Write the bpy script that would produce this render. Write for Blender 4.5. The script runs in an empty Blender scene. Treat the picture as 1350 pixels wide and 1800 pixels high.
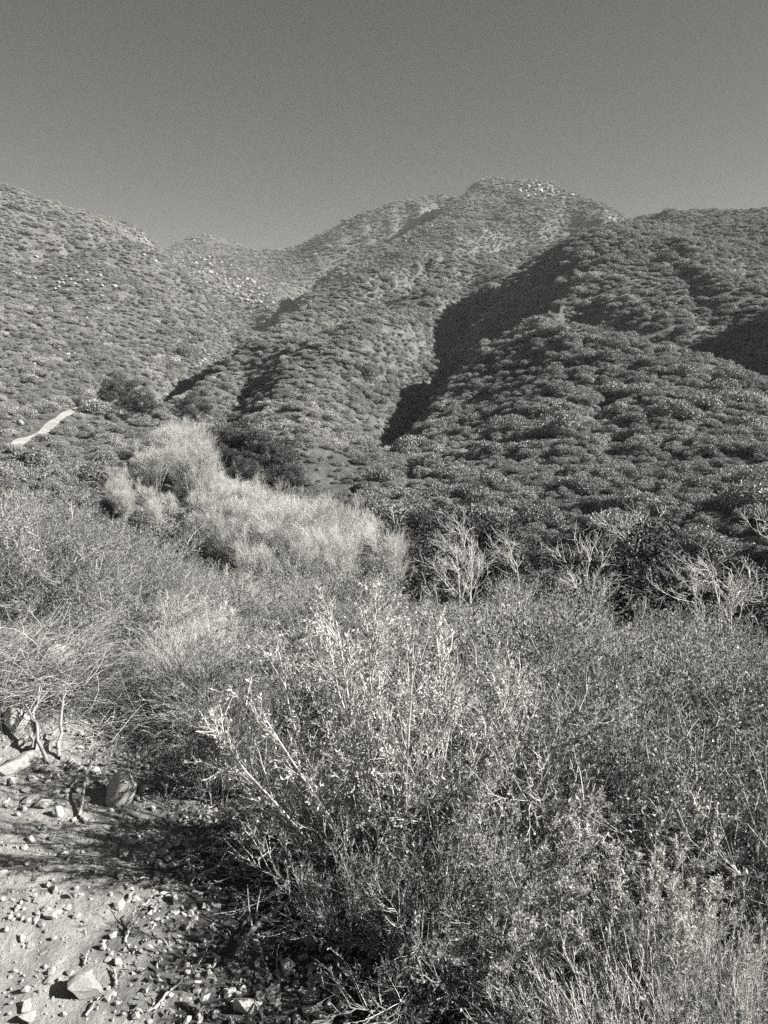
import bpy, math, random
import numpy as np
from mathutils import Vector, Matrix, Euler

R = math.radians
SC = bpy.context.scene
COL = SC.collection
rng = np.random.default_rng(7)
random.seed(7)
TINT = (1.0, 0.985, 0.935)          # the warm grey of the print

# ------------------------------------------------------------------ camera, sky, sun, exposure
EYE = 1.62
PITCH = R(11.3)
FPX = 1300.0                         # focal length in pixels of the 1350 x 1800 photograph
cam = bpy.data.cameras.new('camera')
cam.sensor_fit = 'VERTICAL'
cam.sensor_height = 36.0
cam.lens = 36.0 * FPX / 1800.0
cam.clip_start = 0.05
cam.clip_end = 20000
camo = bpy.data.objects.new('camera', cam)
COL.objects.link(camo)
camo.location = (0, 0, EYE)
camo.rotation_euler = (R(90) - PITCH, 0, 0)
SC.camera = camo

SUN_EL, SUN_AZ = R(29), R(95)        # azimuth clockwise from +Y (the view); the sun stands to the right
world = bpy.data.worlds.new("World")
SC.world = world
world.use_nodes = True
nt = world.node_tree
nt.nodes.clear()
sky = nt.nodes.new('ShaderNodeTexSky')
sky.sky_type = 'NISHITA'
sky.sun_disc = False
sky.sun_elevation = SUN_EL
sky.sun_rotation = SUN_AZ
sky.altitude = 600
sky.air_density = 1.0
sky.dust_density = 0.9
sky.ozone_density = 1.0
sep = nt.nodes.new('ShaderNodeSeparateColor')
# black and white film behind a warm filter: mostly the red and green of the sky
def mth(tree, op, a, b):
    n = tree.nodes.new('ShaderNodeMath'); n.operation = op
    for i, v in enumerate((a, b)):
        if isinstance(v, (int, float)): n.inputs[i].default_value = v
        else: tree.links.new(v, n.inputs[i])
    return n.outputs[0]
nt.links.new(sky.outputs[0], sep.inputs[0])
bw = mth(nt, 'ADD', mth(nt, 'MULTIPLY', sep.outputs[0], 0.49), mth(nt, 'MULTIPLY', sep.outputs[1], 0.03))
comb = nt.nodes.new('ShaderNodeCombineColor')
for i in range(3):
    nt.links.new(mth(nt, 'MULTIPLY', bw, TINT[i]), comb.inputs[i])
bg = nt.nodes.new('ShaderNodeBackground')
bg.inputs['Strength'].default_value = 0.05
nt.links.new(comb.outputs[0], bg.inputs['Color'])
wo = nt.nodes.new('ShaderNodeOutputWorld')
nt.links.new(bg.outputs[0], wo.inputs['Surface'])

sun = bpy.data.lights.new('sun', 'SUN')
sun.energy = 5.0
sun.angle = R(0.53)
sun.color = (1.0, 0.985, 0.96)
suno = bpy.data.objects.new('sun', sun)
COL.objects.link(suno)
sd = Vector((math.sin(SUN_AZ) * math.cos(SUN_EL), math.cos(SUN_AZ) * math.cos(SUN_EL), math.sin(SUN_EL)))
suno.rotation_euler = sd.to_track_quat('Z', 'Y').to_euler()
suno.location = (30, 0, 40)

SC.view_settings.view_transform = 'Standard'
SC.view_settings.look = 'None'
SC.view_settings.exposure = 1.5
SC.view_settings.gamma = 1
SC.view_settings.use_curve_mapping = False
SC.render.engine = 'CYCLES'
SC.cycles.max_bounces = 4
SC.cycles.diffuse_bounces = 1
SC.cycles.glossy_bounces = 1
SC.cycles.transmission_bounces = 1
SC.cycles.volume_bounces = 0
SC.cycles.use_denoising = False
SC.cycles.use_adaptive_sampling = False

# ------------------------------------------------------------------ materials
def mat(name, lo, hi, rough=0.8, scale=5.0, mode='noise', bump=0.0, bump_scale=60.0, spec=0.25, obj_var=0.0, trans=0.0):
    """grey material: base value between lo and hi by noise or by leaf, plus a bump"""
    m = bpy.data.materials.new(name)
    m.use_nodes = True
    t = m.node_tree
    bs = t.nodes['Principled BSDF']
    bs.inputs['Roughness'].default_value = rough
    bs.inputs['Specular IOR Level'].default_value = spec
    ramp = t.nodes.new('ShaderNodeMapRange')
    ramp.inputs['To Min'].default_value = lo
    ramp.inputs['To Max'].default_value = hi
    tc = t.nodes.new('ShaderNodeTexCoord')
    if mode == 'island':
        g = t.nodes.new('ShaderNodeNewGeometry')
        t.links.new(g.outputs['Random Per Island'], ramp.inputs['Value'])
    else:
        n = t.nodes.new('ShaderNodeTexNoise')
        n.inputs['Scale'].default_value = scale
        n.inputs['Detail'].default_value = 8
        n.inputs['Roughness'].default_value = 0.65
        t.links.new(tc.outputs['Object'], n.inputs['Vector'])
        ramp.inputs['From Min'].default_value = 0.3
        ramp.inputs['From Max'].default_value = 0.7
        t.links.new(n.outputs['Fac'], ramp.inputs['Value'])
    val = ramp.outputs[0]
    if obj_var > 0:
        oi = t.nodes.new('ShaderNodeObjectInfo')
        k = mth(t, 'ADD', mth(t, 'MULTIPLY', oi.outputs['Random'], 2 * obj_var), 1 - obj_var)
        val = mth(t, 'MULTIPLY', val, k)
    c = t.nodes.new('ShaderNodeCombineColor')
    for i in range(3):
        t.links.new(mth(t, 'MULTIPLY', val, TINT[i]), c.inputs[i])
    t.links.new(c.outputs[0], bs.inputs['Base Color'])
    if bump > 0:
        n2 = t.nodes.new('ShaderNodeTexNoise')
        n2.inputs['Scale'].default_value = bump_scale
        n2.inputs['Detail'].default_value = 9
        n2.inputs['Roughness'].default_value = 0.7
        t.links.new(tc.outputs['Object'], n2.inputs['Vector'])
        b = t.nodes.new('ShaderNodeBump')
        b.inputs['Strength'].default_value = bump
        b.inputs['Distance'].default_value = 1.0 / bump_scale * 2
        t.links.new(n2.outputs['Fac'], b.inputs['Height'])
        t.links.new(b.outputs[0], bs.inputs['Normal'])
    if trans > 0:
        tr = t.nodes.new('ShaderNodeBsdfTranslucent')
        t.links.new(c.outputs[0], tr.inputs[0])
        mx = t.nodes.new('ShaderNodeMixShader'); mx.inputs[0].default_value = trans
        t.links.new(bs.outputs[0], mx.inputs[1]); t.links.new(tr.outputs[0], mx.inputs[2])
        t.links.new(mx.outputs[0], t.nodes['Material Output'].inputs['Surface'])
    return m

M = {
    'dirt':   mat('dirt', 0.21, 0.44, 0.95, 3.0, bump=0.7, bump_scale=38),
    'earth':  mat('earth', 0.09, 0.24, 0.95, 2.5, bump=0.8, bump_scale=30),
    'slope':  mat('slope', 0.05, 0.22, 0.95, 0.22, bump=0.8, bump_scale=0.7),
    'track':  mat('track', 0.18, 0.36, 0.95, 0.6),
    'stone':  mat('stone', 0.28, 0.52, 0.85, 9.0, bump=0.5, bump_scale=45, obj_var=0.22),
    'rock':   mat('rock', 0.16, 0.40, 0.85, 0.8, bump=0.5, bump_scale=3, obj_var=0.15),
    'bark':   mat('bark', 0.12, 0.36, 0.85, 30, bump=0.3, bump_scale=90),
    'palebark': mat('pale_bark', 0.42, 0.66, 0.8, 3, obj_var=0.1),
    'twig':   mat('pale_twig', 0.14, 0.72, 0.75, mode='island', obj_var=0.12),
    'brown':  mat('brown_twig', 0.12, 0.40, 0.8, mode='island'),
    'sage':   mat('sage_leaf', 0.18, 0.72, 0.65, mode='island', obj_var=0.1, spec=0.3, trans=0.3),
    'leaf':   mat('shrub_leaf', 0.05, 0.38, 0.6, mode='island', obj_var=0.25, spec=0.3, trans=0.12),
    'plume':  mat('plume_leaf', 0.30, 0.80, 0.65, mode='island', obj_var=0.1, spec=0.3, trans=0.3),
    'darkleaf': mat('dark_leaf', 0.03, 0.24, 0.5, mode='island', obj_var=0.2, spec=0.5, trans=0.1),
    'chap':   mat('chaparral_leaf', 0.06, 0.38, 0.55, mode='island', obj_var=0.28, spec=0.4, trans=0.1),
    'chaplight': mat('pale_chaparral_leaf', 0.14, 0.50, 0.6, mode='island', obj_var=0.2, spec=0.3),
    'oak':    mat('oak_leaf', 0.015, 0.13, 0.7, mode='island', obj_var=0.15, spec=0.2),
    'straw':  mat('straw', 0.08, 0.50, 0.8, mode='island'),
    'palebrush': mat('pale_brush', 0.30, 0.66, 0.8, mode='island', obj_var=0.1),
}

# ------------------------------------------------------------------ tags and objects
def tag(o, label=None, cat=None, group=None, kind=None):
    if label: o['label'] = label
    if cat: o['category'] = cat
    if group: o['group'] = group
    if kind: o['kind'] = kind
    return o

def mesh_np(name, V, F, material, smooth=False):
    """V (n,3), F (m,k) with constant k, or list of such arrays"""
    Fs = F if isinstance(F, list) else [F]
    me = bpy.data.meshes.new(name)
    V = np.asarray(V, np.float32)
    me.vertices.add(len(V)); me.vertices.foreach_set('co', V.ravel())
    loops = np.concatenate([f.ravel() for f in Fs]).astype(np.int32)
    tot = np.concatenate([np.full(len(f), f.shape[1]) for f in Fs]).astype(np.int32)
    start = np.concatenate([[0], np.cumsum(tot)[:-1]]).astype(np.int32)
    me.loops.add(len(loops)); me.loops.foreach_set('vertex_index', loops)
    me.polygons.add(len(tot)); me.polygons.foreach_set('loop_start', start)
    me.polygons.foreach_set('loop_total', tot)
    if smooth: me.polygons.foreach_set('use_smooth', np.ones(len(tot), bool))
    me.update(calc_edges=True)
    me.materials.append(material)
    return me

def obj(name, me, parent=None, loc=None):
    o = bpy.data.objects.new(name, me)
    COL.objects.link(o)
    if parent: o.parent = parent
    if loc is not None: o.location = loc
    return o

# ------------------------------------------------------------------ numpy noise
def hash2(ix, iy, s):
    h = (ix.astype(np.int64) * 374761393 + iy.astype(np.int64) * 668265263 + s * 1442695041) & 0x7fffffff
    h = ((h ^ (h >> 13)) * 1274126177) & 0x7fffffff
    return ((h ^ (h >> 16)) & 0xffff) / 65535.0
def vnoise(x, y, s=0):
    ix, iy = np.floor(x), np.floor(y)
    fx, fy = x - ix, y - iy
    fx, fy = fx * fx * (3 - 2 * fx), fy * fy * (3 - 2 * fy)
    a, b = hash2(ix, iy, s), hash2(ix + 1, iy, s)
    c, d = hash2(ix, iy + 1, s), hash2(ix + 1, iy + 1, s)
    return (a * (1 - fx) + b * fx) * (1 - fy) + (c * (1 - fx) + d * fx) * fy * 1.0
def fbm(x, y, o=5, s=0, g=0.5):
    r, a, t = 0, 1, 0
    for k in range(o):
        r = r + a * (vnoise(x * 2 ** k + 17.3 * k, y * 2 ** k - 9.1 * k, s + k) - 0.5)
        t += a; a *= g
    return r / t

# ------------------------------------------------------------------ the lie of the land
CP, SP = math.cos(PITCH), math.sin(PITCH)
def ray(px, py):
    """bearing and slope of the sight line from the eye through a pixel of the photograph"""
    x, y = (np.asarray(px, float) - 675) / FPX, (900 - np.asarray(py, float)) / FPX
    X, Y, Z = x, CP + y * SP, -SP + y * CP
    h = np.hypot(X, Y)
    return np.arctan2(X, Y), Z / h

ctl = []
def ridge(pts, back=None, n=3):
    """a ridge or gully line: (px, py, distance in metres); back = how far the land falls behind a crest"""
    for a, b in zip(pts[:-1], pts[1:]):
        for k in range(n):
            t = k / n
            ctl.append((a[0] + (b[0] - a[0]) * t, a[1] + (b[1] - a[1]) * t, a[2] * (b[2] / a[2]) ** t, back))
    ctl.append((*pts[-1], back))

# skyline, left to right
ridge([(-420, 250, 700), (-150, 290, 690), (0, 330, 700), (60, 354, 690), (130, 377, 690), (185, 383, 720), (230, 400, 740), (268, 425, 760)], 0.05)
ridge([(300, 431, 1500), (340, 418, 1550), (380, 424, 1550), (430, 436, 1550), (470, 449, 1450)], 0.04)
ridge([(500, 443, 1350), (560, 412, 1300), (620, 383, 1250), (680, 363, 1220), (740, 350, 1220), (800, 338, 1200), (860, 328, 1180), (905, 326, 1150),
       (930, 318, 1120), (945, 315, 1110), (970, 321, 1100), (990, 336, 1080), (1050, 364, 1050), (1090, 379, 1020)], 0.05)
ridge([(1130, 388, 760), (1190, 381, 700), (1260, 379, 680), (1350, 380, 660), (1500, 370, 650), (1800, 350, 650)], 0.05)
# second left spur, its spine and face
ridge([(-420, 430, 420), (-100, 462, 430), (0, 462, 400), (60, 466, 400), (110, 456, 440), (160, 438, 450), (215, 426, 470), (262, 445, 520), (330, 498, 540), (390, 545, 540), (440, 590, 500)], 0.06)
ridge([(-100, 452, 530), (0, 450, 540), (100, 440, 560), (200, 410, 620)], None, 2)
ridge([(-420, 560, 260), (-100, 560, 260), (0, 570, 260), (100, 580, 270), (200, 590, 290), (300, 600, 320), (380, 615, 350)], None, 2)
ridge([(-420, 680, 150), (-100, 680, 150), (0, 675, 160), (100, 660, 180), (200, 650, 210), (300, 648, 260), (360, 645, 300), (430, 612, 400), (520, 528, 720)], None, 3)
ridge([(-420, 780, 100), (-100, 770, 105), (0, 765, 110), (60, 757, 118), (150, 715, 150), (210, 690, 180), (280, 672, 230)], None, 2)
ridge([(60, 520, 350), (100, 540, 320), (130, 570, 285)], None, 2)
# rocky slope behind the spur, and the head of the canyon
ridge([(290, 440, 820), (350, 470, 820), (430, 500, 800), (510, 545, 740)], None, 2)
ridge([(400, 440, 1200), (470, 475, 1050), (520, 520, 760)], None, 2)
# ravine and spurs of the big mountain
ridge([(520, 524, 740), (560, 490, 800), (620, 455, 860), (700, 420, 950), (760, 385, 1050), (810, 352, 1130)], None, 2)
ridge([(560, 450, 1050), (640, 410, 1100), (740, 375, 1130)], None, 2)
ridge([(545, 515, 700), (620, 474, 750), (690, 443, 800), (740, 412, 860), (790, 374, 940), (840, 342, 1040)], 0.05, 3)
ridge([(700, 470, 700), (800, 410, 800), (900, 370, 930)], None, 2)
ridge([(850, 400, 900), (950, 390, 900), (1000, 370, 960), (1060, 385, 900)], None, 2)
# middle spur: crest against the canyon, face, foot
ridge([(1040, 408, 720), (940, 425, 640), (850, 437, 560), (760, 445, 500), (690, 468, 430), (640, 490, 400), (560, 528, 350), (480, 570, 300), (410, 612, 250), (350, 655, 205), (300, 692, 170)], 0.065)
ridge([(900, 470, 470), (800, 510, 385), (720, 545, 300), (640, 590, 235), (560, 630, 200)], None, 3)
ridge([(780, 480, 520), (700, 525, 420), (620, 562, 330), (540, 600, 262)], None, 3)
ridge([(860, 560, 400), (790, 600, 330), (720, 650, 255), (650, 690, 195)], None, 3)
ridge([(505, 632, 205), (485, 668, 180), (470, 712, 155)], None, 2)
ridge([(440, 690, 205), (412, 716, 180), (385, 748, 150)], None, 2)     # shaded hollow at its foot
ridge([(820, 600, 330), (760, 650, 270), (700, 700, 200), (640, 740, 150)], None, 2)
ridge([(560, 700, 150), (500, 760, 115), (450, 800, 100)], None, 2)
# right spur R1: left edge, spine, right flank
ridge([(1115, 386, 480), (1050, 407, 455), (980, 440, 420), (900, 490, 370), (850, 545, 320), (836, 590, 290)], 0.06)
ridge([(840, 630, 235), (800, 662, 210), (745, 702, 180), (712, 738, 155), (690, 775, 130)], 0.04, 2)
ridge([(1120, 398, 400), (1072, 440, 325), (985, 522, 270), (925, 575, 242), (868, 618, 218)], None, 3)
ridge([(835, 480, 520), (822, 540, 440), (815, 600, 370), (785, 650, 300), (735, 690, 235), (700, 724, 190)], None, 2)
ridge([(1180, 470, 310), (1230, 530, 280), (1290, 606, 240)], None, 3)
ridge([(1240, 430, 400), (1290, 490, 340), (1350, 540, 300), (1500, 560, 300)], None, 2)
ridge([(1170, 440, 340), (1190, 500, 290), (1230, 560, 262)], None, 3)
ridge([(1215, 430, 330), (1250, 500, 285), (1290, 560, 262)], None, 3)
ridge([(1060, 560, 262), (1130, 572, 250), (1220, 585, 245)], None, 2)
# black left-facing slope at the right edge
ridge([(1640, 400, 235), (1560, 440, 232), (1500, 476, 230), (1448, 518, 228), (1402, 560, 226), (1350, 608, 224)], None, 3)
ridge([(1260, 470, 330), (1300, 500, 300), (1340, 520, 290)], None, 3)
# front right hill
ridge([(900, 600, 220), (960, 575, 220), (1040, 583, 200), (1140, 592, 190), (1240, 612, 180), (1350, 645, 170), (1600, 690, 160), (1900, 720, 160)], 0.035, 2)
ridge([(840, 690, 165), (950, 670, 150), (1040, 680, 142), (1200, 720, 130), (1350, 750, 120), (1700, 790, 110)], None, 2)
ridge([(1050, 690, 150), (1070, 740, 128), (1075, 780, 114)], None, 2)
ridge([(1000, 690, 140), (1010, 740, 118), (1010, 790, 104)], None, 2)
ridge([(700, 800, 110), (820, 800, 108), (950, 800, 105), (1100, 810, 98), (1350, 850, 85), (1700, 880, 80)], None, 2)
ridge([(560, 850, 90), (700, 880, 82), (850, 900, 78), (1000, 910, 76), (1150, 930, 70), (1350, 970, 60), (1700, 1000, 55)], None, 2)

A_, L_, T_ = [], [], []
def addctl(az, r, t): A_.append(az); L_.append(math.log(r)); T_.append(t)
for px, py, r, back in ctl:
    az, te = ray(px, py)
    addctl(float(az), r, float(te))
    if back: addctl(float(az), r * 1.22, float(te) - back)
def addz(azd, r, z): addctl(R(azd), r, (z - EYE) / r)
for azd in (-50, -38, -27, -18, -9, 0, 9, 18, 27, 38, 50):
    k = (azd + 27) / 54
    addz(azd, 9, -1.0 - 1.5 * k)
    addz(azd, 16, -3.4 - 2.2 * k)
    addz(azd, 28, -8.2 - 2.5 * k)
    addz(azd, 44, -12.6 - 2.6 * k)
    if azd > -12: addz(azd, 58, -14.6 - 1.4 * k)
    addctl(R(azd), 2900, 0.0)
for azd in (-50, -38, -27, -18):
    addz(azd, 64, -11.5); addz(azd, 85, -10.8)
A_, L_, T_ = map(np.array, (A_, L_, T_))
SX = 2.6                                            # bearing weighted against log distance
P_ = np.stack([A_ * SX, L_], 1)
def kern(d): return d
D = np.sqrt(((P_[:, None] - P_[None]) ** 2).sum(-1))
n_ = len(P_)
K = np.zeros((n_ + 3, n_ + 3))
K[:n_, :n_] = kern(D) - np.eye(n_) * 0.0015
K[:n_, n_] = 1; K[:n_, n_ + 1:] = P_; K[n_:, :n_] = K[:n_, n_:].T
W_ = np.linalg.solve(K, np.concatenate([T_, np.zeros(3)]))
# near ground, in metres
NP = np.array([(0, 0, 0), (-1.5, 1, 0), (-1, 2, 0), (-.9, 3, -.02), (-2, 4.2, .06), (-3, 3, .08), (-4, 5, .15), (-1.1, 4.3, -.12), (-1.5, 6, -.45), (-3, 8.5, -1.0), (-7, 8, -.5),
      (0, 1.2, 0.0), (0, 2, -.16), (0, 3, -.42), (0, 4, -.75), (1, 2, -.34), (2, 3, -.85), (3, 4, -1.25), (0, 8, -2.0), (4, 8, -2.6), (7, 8, -3.0), (1, 0, -.15), (1, 1, -.22), (2, 1, -.6),
      (3, 0, -.9), (6, 2, -2), (-5, 0, .15), (0, -5, .3), (-3, -5, .4), (5, -5, -1), (0, 13, -4), (-6, 13, -2.6), (8, 13, -5), (-12, 8, -.4), (12, 6, -3.6), (-12, -8, .5), (12, -8, -3), (-.45, 2.2, -.06), (-.35, 1.2, 0)], float)
Dn = np.sqrt(((NP[:, None, :2] - NP[None, :, :2]) ** 2).sum(-1))
Wn = np.linalg.solve(Dn - np.eye(len(NP)) * 0.05, NP[:, 2] + 0.5)
def znear(x, y):
    z = np.zeros_like(x)
    for (a, b, _), w in zip(NP, Wn): z += w * np.hypot(x - a, y - b)
    return z - 0.5

AZM = R(46)
NA_IN, NR = 760, 840
az_in = np.linspace(-AZM, AZM, NA_IN)
az_out = np.linspace(AZM, 2 * math.pi - AZM, 60)[1:-1]
lr = np.linspace(math.log(0.25), math.log(2900), NR)
rr = np.exp(lr)
TE = np.zeros((NA_IN, NR))
for i0 in range(0, NA_IN, 40):
    a = az_in[i0:i0 + 40]
    q = np.stack(np.meshgrid(a * SX, lr, indexing='ij'), -1).reshape(-1, 2)
    d = np.sqrt((q[:, None, 0] - P_[None, :, 0]) ** 2 + (q[:, None, 1] - P_[None, :, 1]) ** 2)
    TE[i0:i0 + 40] = (kern(d) @ W_[:n_] + W_[n_] + q @ W_[n_ + 1:]).reshape(len(a), NR)
Zin = EYE + TE * rr
# the same, carried on round the back
k = ((az_out - AZM) / (2 * math.pi - 2 * AZM))[:, None]
Zout = Zin[-1][None] * (1 - k) + Zin[0][None] * k
AZ = np.concatenate([az_in, az_out]); Zf = np.concatenate([Zin, Zout])
XX, YY = np.sin(AZ)[:, None] * rr, np.cos(AZ)[:, None] * rr
Zn = znear(XX, YY)
w = np.clip((rr - 7) / 8, 0, 1); w = w * w * (3 - 2 * w)
Z = Zn * (1 - w) + np.where(rr > 5, Zf, 0) * w
# gullies and roughness in scale with distance
amp = np.clip((rr - 40) / 120, 0, 1)
rid = 1 - 2 * np.abs(fbm(XX / 70 + .3 * YY / 70, YY / 110, 4, 3)) * 2
Z += amp * 9.0 * (fbm(XX / 55, YY / 55, 5, 3) + .35 * (rid - .7)) + np.clip((rr - 350) / 400, 0, 1) * 26 * (fbm(XX / 150, YY / 190, 5, 5))
Z += np.clip((rr - 12) / 30, 0, 1) * 0.5 * fbm(XX / 6, YY / 6, 3, 9)
nearw = np.clip(1 - rr / 14, 0, 1)
Z += nearw * (0.10 * fbm(XX / 0.9, YY / 0.9, 4, 11) + 0.035 * fbm(XX / 0.09, YY / 0.09, 4, 21))
NA = len(AZ)
def soil_shade_blend(m, lo, hi):
    """the soil turns from pale trodden dirt to dark litter away from the path"""
    t = m.node_tree; bs = t.nodes['Principled BSDF']
    old = bs.inputs['Base Color'].links[0].from_socket
    tc = t.nodes.new('ShaderNodeTexCoord'); sp = t.nodes.new('ShaderNodeSeparateXYZ'); t.links.new(tc.outputs['Object'], sp.inputs[0])
    nz = t.nodes.new('ShaderNodeTexNoise'); nz.inputs['Scale'].default_value = 7; nz.inputs['Detail'].default_value = 7; t.links.new(tc.outputs['Object'], nz.inputs['Vector'])
    e = mth(t, 'ADD', sp.outputs[0], mth(t, 'ADD', mth(t, 'MULTIPLY', sp.outputs[1], .32), .30))
    f = mth(t, 'ADD', mth(t, 'MULTIPLY', e, 2.2), mth(t, 'MULTIPLY', mth(t, 'SUBTRACT', nz.outputs['Fac'], .5), 3.0))
    f.node.use_clamp = True
    mx = t.nodes.new('ShaderNodeMix'); mx.data_type = 'RGBA'
    t.links.new(f, mx.inputs[0]); t.links.new(old, mx.inputs[6])
    v = mth(t, 'ADD', mth(t, 'MULTIPLY', nz.outputs['Fac'], hi - lo), lo)
    cc = t.nodes.new('ShaderNodeCombineColor')
    for i in range(3): t.links.new(mth(t, 'MULTIPLY', v, TINT[i]), cc.inputs[i])
    t.links.new(cc.outputs[0], mx.inputs[7]); t.links.new(mx.outputs[2], bs.inputs['Base Color'])
soil_shade_blend(M['dirt'], .0, .13)  # litter tone taken darker still, as painted shade over the bank
def path_mask(x, y):
    """1 on the bare dirt at the lower left"""
    edge = -0.50 - 0.32 * (y - 1.4) + 0.12 * np.sin(y * 3.1) + 0.10 * fbm(x * 2, y * 2, 3, 31) * 2
    edge = np.where(y < 1.4, -0.40 + (1.4 - y) * 0.35, edge)
    return (x < edge) & (y < 4.15 + 0.25 * np.sin(x * 2)) & (y > -6) & (x > -5)

def ground_z(x, y):
    x, y = np.asarray(x, float), np.asarray(y, float)
    az = np.arctan2(x, y); az = np.where(az < -AZM - 1e-9, az + 2 * math.pi, az)
    r = np.clip(np.hypot(x, y), 0.26, 2850)
    fi = np.interp(az, AZ, np.arange(NA)); fj = np.interp(np.log(r), lr, np.arange(NR))
    i, j = np.minimum(fi.astype(int), NA - 2), np.minimum(fj.astype(int), NR - 2)
    u, v = fi - i, fj - j
    return Z[i, j] * (1 - u) * (1 - v) + Z[i + 1, j] * u * (1 - v) + Z[i, j + 1] * (1 - u) * v + Z[i + 1, j + 1] * u * v
def hit(px, py, rmin=1.0):
    """where the sight line through a pixel meets the land"""
    az, te = ray(px, py)
    rs = np.exp(np.arange(math.log(rmin), math.log(2800), 0.004))
    x, y = math.sin(az) * rs, math.cos(az) * rs
    k = np.nonzero(ground_z(x, y) >= EYE + te * rs)[0]
    if len(k) == 0: return None
    k = k[0]
    return float(x[k]), float(y[k]), float(ground_z(x[k], y[k]))
def at(px, r):
    az = float(ray(px, 900)[0]); x, y = math.sin(az) * r, math.cos(az) * r
    return x, y, float(ground_z(x, y))

V = np.stack([XX, YY, Z], -1).reshape(-1, 3)
ia = np.arange(NA)[:, None]; ja = np.arange(NR - 1)[None]
i2 = (ia + 1) % NA
F = np.stack([ia * NR + ja, ia * NR + ja + 1, i2 * NR + ja + 1, i2 * NR + ja], -1).reshape(-1, 4)
fr = np.broadcast_to(rr[:-1], (NA, NR - 1)).reshape(-1)
cx, cy = V[F].mean(1)[:, 0], V[F].mean(1)[:, 1]
pm = path_mask(cx, cy) & (fr < 8)
def submesh(name, mask, m, cap=False):
    f = F[mask]; ids, inv = np.unique(f, return_inverse=True)
    vv = V[ids]; f = inv.reshape(f.shape)
    return tag(obj(name, mesh_np(name, vv, f, m, True)), kind='structure')
submesh('hills', (fr >= 60), M['slope'])
submesh('ground', (fr < 60) & ~pm, M['dirt'])
submesh('dirt_path', pm, M['dirt'])
# the small disc of ground under the photographer's feet
c = np.concatenate([V.reshape(NA, NR, 3)[:, 0], [[0, 0, float(Z[:, 0].mean())]]])
tri = np.stack([np.arange(NA), (np.arange(NA) + 1) % NA, np.full(NA, NA)], 1)
tag(obj('ground', mesh_np('ground_centre', c, tri, M['dirt'])), kind='structure')

# ------------------------------------------------------------------ branching plants
def unit(v): return v / np.maximum(np.linalg.norm(v, axis=-1, keepdims=True), 1e-9)
def curves(p0, d0, L, K, up=0.0, wig=0.1, sag=0.0):
    """N curved strands of K points starting at p0 along d0"""
    N = len(p0); P = np.zeros((N, K, 3)); P[:, 0] = p0
    d = unit(d0); st = (L / (K - 1))[:, None]
    for k in range(1, K):
        d = unit(d + np.array([0, 0, 1.0]) * up - np.array([0, 0, 1.0]) * sag * k / K + rng.normal(0, wig, (N, 3)))
        P[:, k] = P[:, k - 1] + d * st
    return P
def children(P, n, t0, t1, L, ang, K=4, up=0.1, wig=0.12, sag=0.0, taper=0.6, sel=None):
    N, K0, _ = P.shape
    i = rng.integers(0, N, n); t = rng.uniform(t0, t1, n)
    f = t * (K0 - 1); j = np.minimum(f.astype(int), K0 - 2); u = (f - j)[:, None]
    p = P[i, j] * (1 - u) + P[i, j + 1] * u
    tg = unit(P[i, j + 1] - P[i, j])
    rnd = unit(rng.normal(0, 1, (n, 3))); side = unit(rnd - (rnd * tg).sum(-1, keepdims=True) * tg)
    a = np.radians(rng.normal(ang, ang * 0.25, n))[:, None]
    d = tg * np.cos(a) + side * np.sin(a)
    LL = L * rng.uniform(0.5, 1.2, n) * (1 - taper * t)
    return curves(p, d, LL, K, up, wig, sag)
def tubes(P, r0, r1, S=3):
    """tubes along strands: radius from r0 to r1"""
    N, K, _ = P.shape
    T = np.zeros_like(P); T[:, 1:-1] = P[:, 2:] - P[:, :-2]; T[:, 0] = P[:, 1] - P[:, 0]; T[:, -1] = P[:, -1] - P[:, -2]
    T = unit(T)
    ref = np.where(np.abs(T[..., 2:3]) < 0.9, np.array([0, 0, 1.0]), np.array([1.0, 0, 0]))
    a = unit(np.cross(T, ref)); b = np.cross(T, a)
    r0 = np.broadcast_to(np.asarray(r0, float), (N,)); r1 = np.broadcast_to(np.asarray(r1, float), (N,))
    rad = r0[:, None] + (r1 - r0)[:, None] * np.linspace(0, 1, K)[None]
    th = np.arange(S) * 2 * math.pi / S
    V = P[:, :, None] + rad[:, :, None, None] * (a[:, :, None] * np.cos(th)[None, None, :, None] + b[:, :, None] * np.sin(th)[None, None, :, None])
    n, k, s = np.meshgrid(np.arange(N), np.arange(K - 1), np.arange(S), indexing='ij')
    s2 = (s + 1) % S
    base = n * K * S + k * S
    F = np.stack([base + s, base + s2, base + S + s2, base + S + s], -1).reshape(-1, 4)
    return V.reshape(-1, 3), F
def leaves(P, n, L, Wd, t0=0.1, t1=1.0, ang=50, jit=0.0, outward=None):
    """n diamond leaves along strands P"""
    N, K0, _ = P.shape
    i = rng.integers(0, N, n); t = rng.uniform(t0, t1, n)
    f = t * (K0 - 1); j = np.minimum(f.astype(int), K0 - 2); u = (f - j)[:, None]
    p = P[i, j] * (1 - u) + P[i, j + 1] * u
    if jit: p = p + rng.normal(0, jit, p.shape)
    tg = unit(P[i, j + 1] - P[i, j])
    rnd = unit(rng.normal(0, 1, (n, 3))); side = unit(rnd - (rnd * tg).sum(-1, keepdims=True) * tg)
    a = np.radians(rng.normal(ang, 15, n))[:, None]
    return leafquads(p, tg * np.cos(a) + side * np.sin(a), L, Wd)
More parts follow.
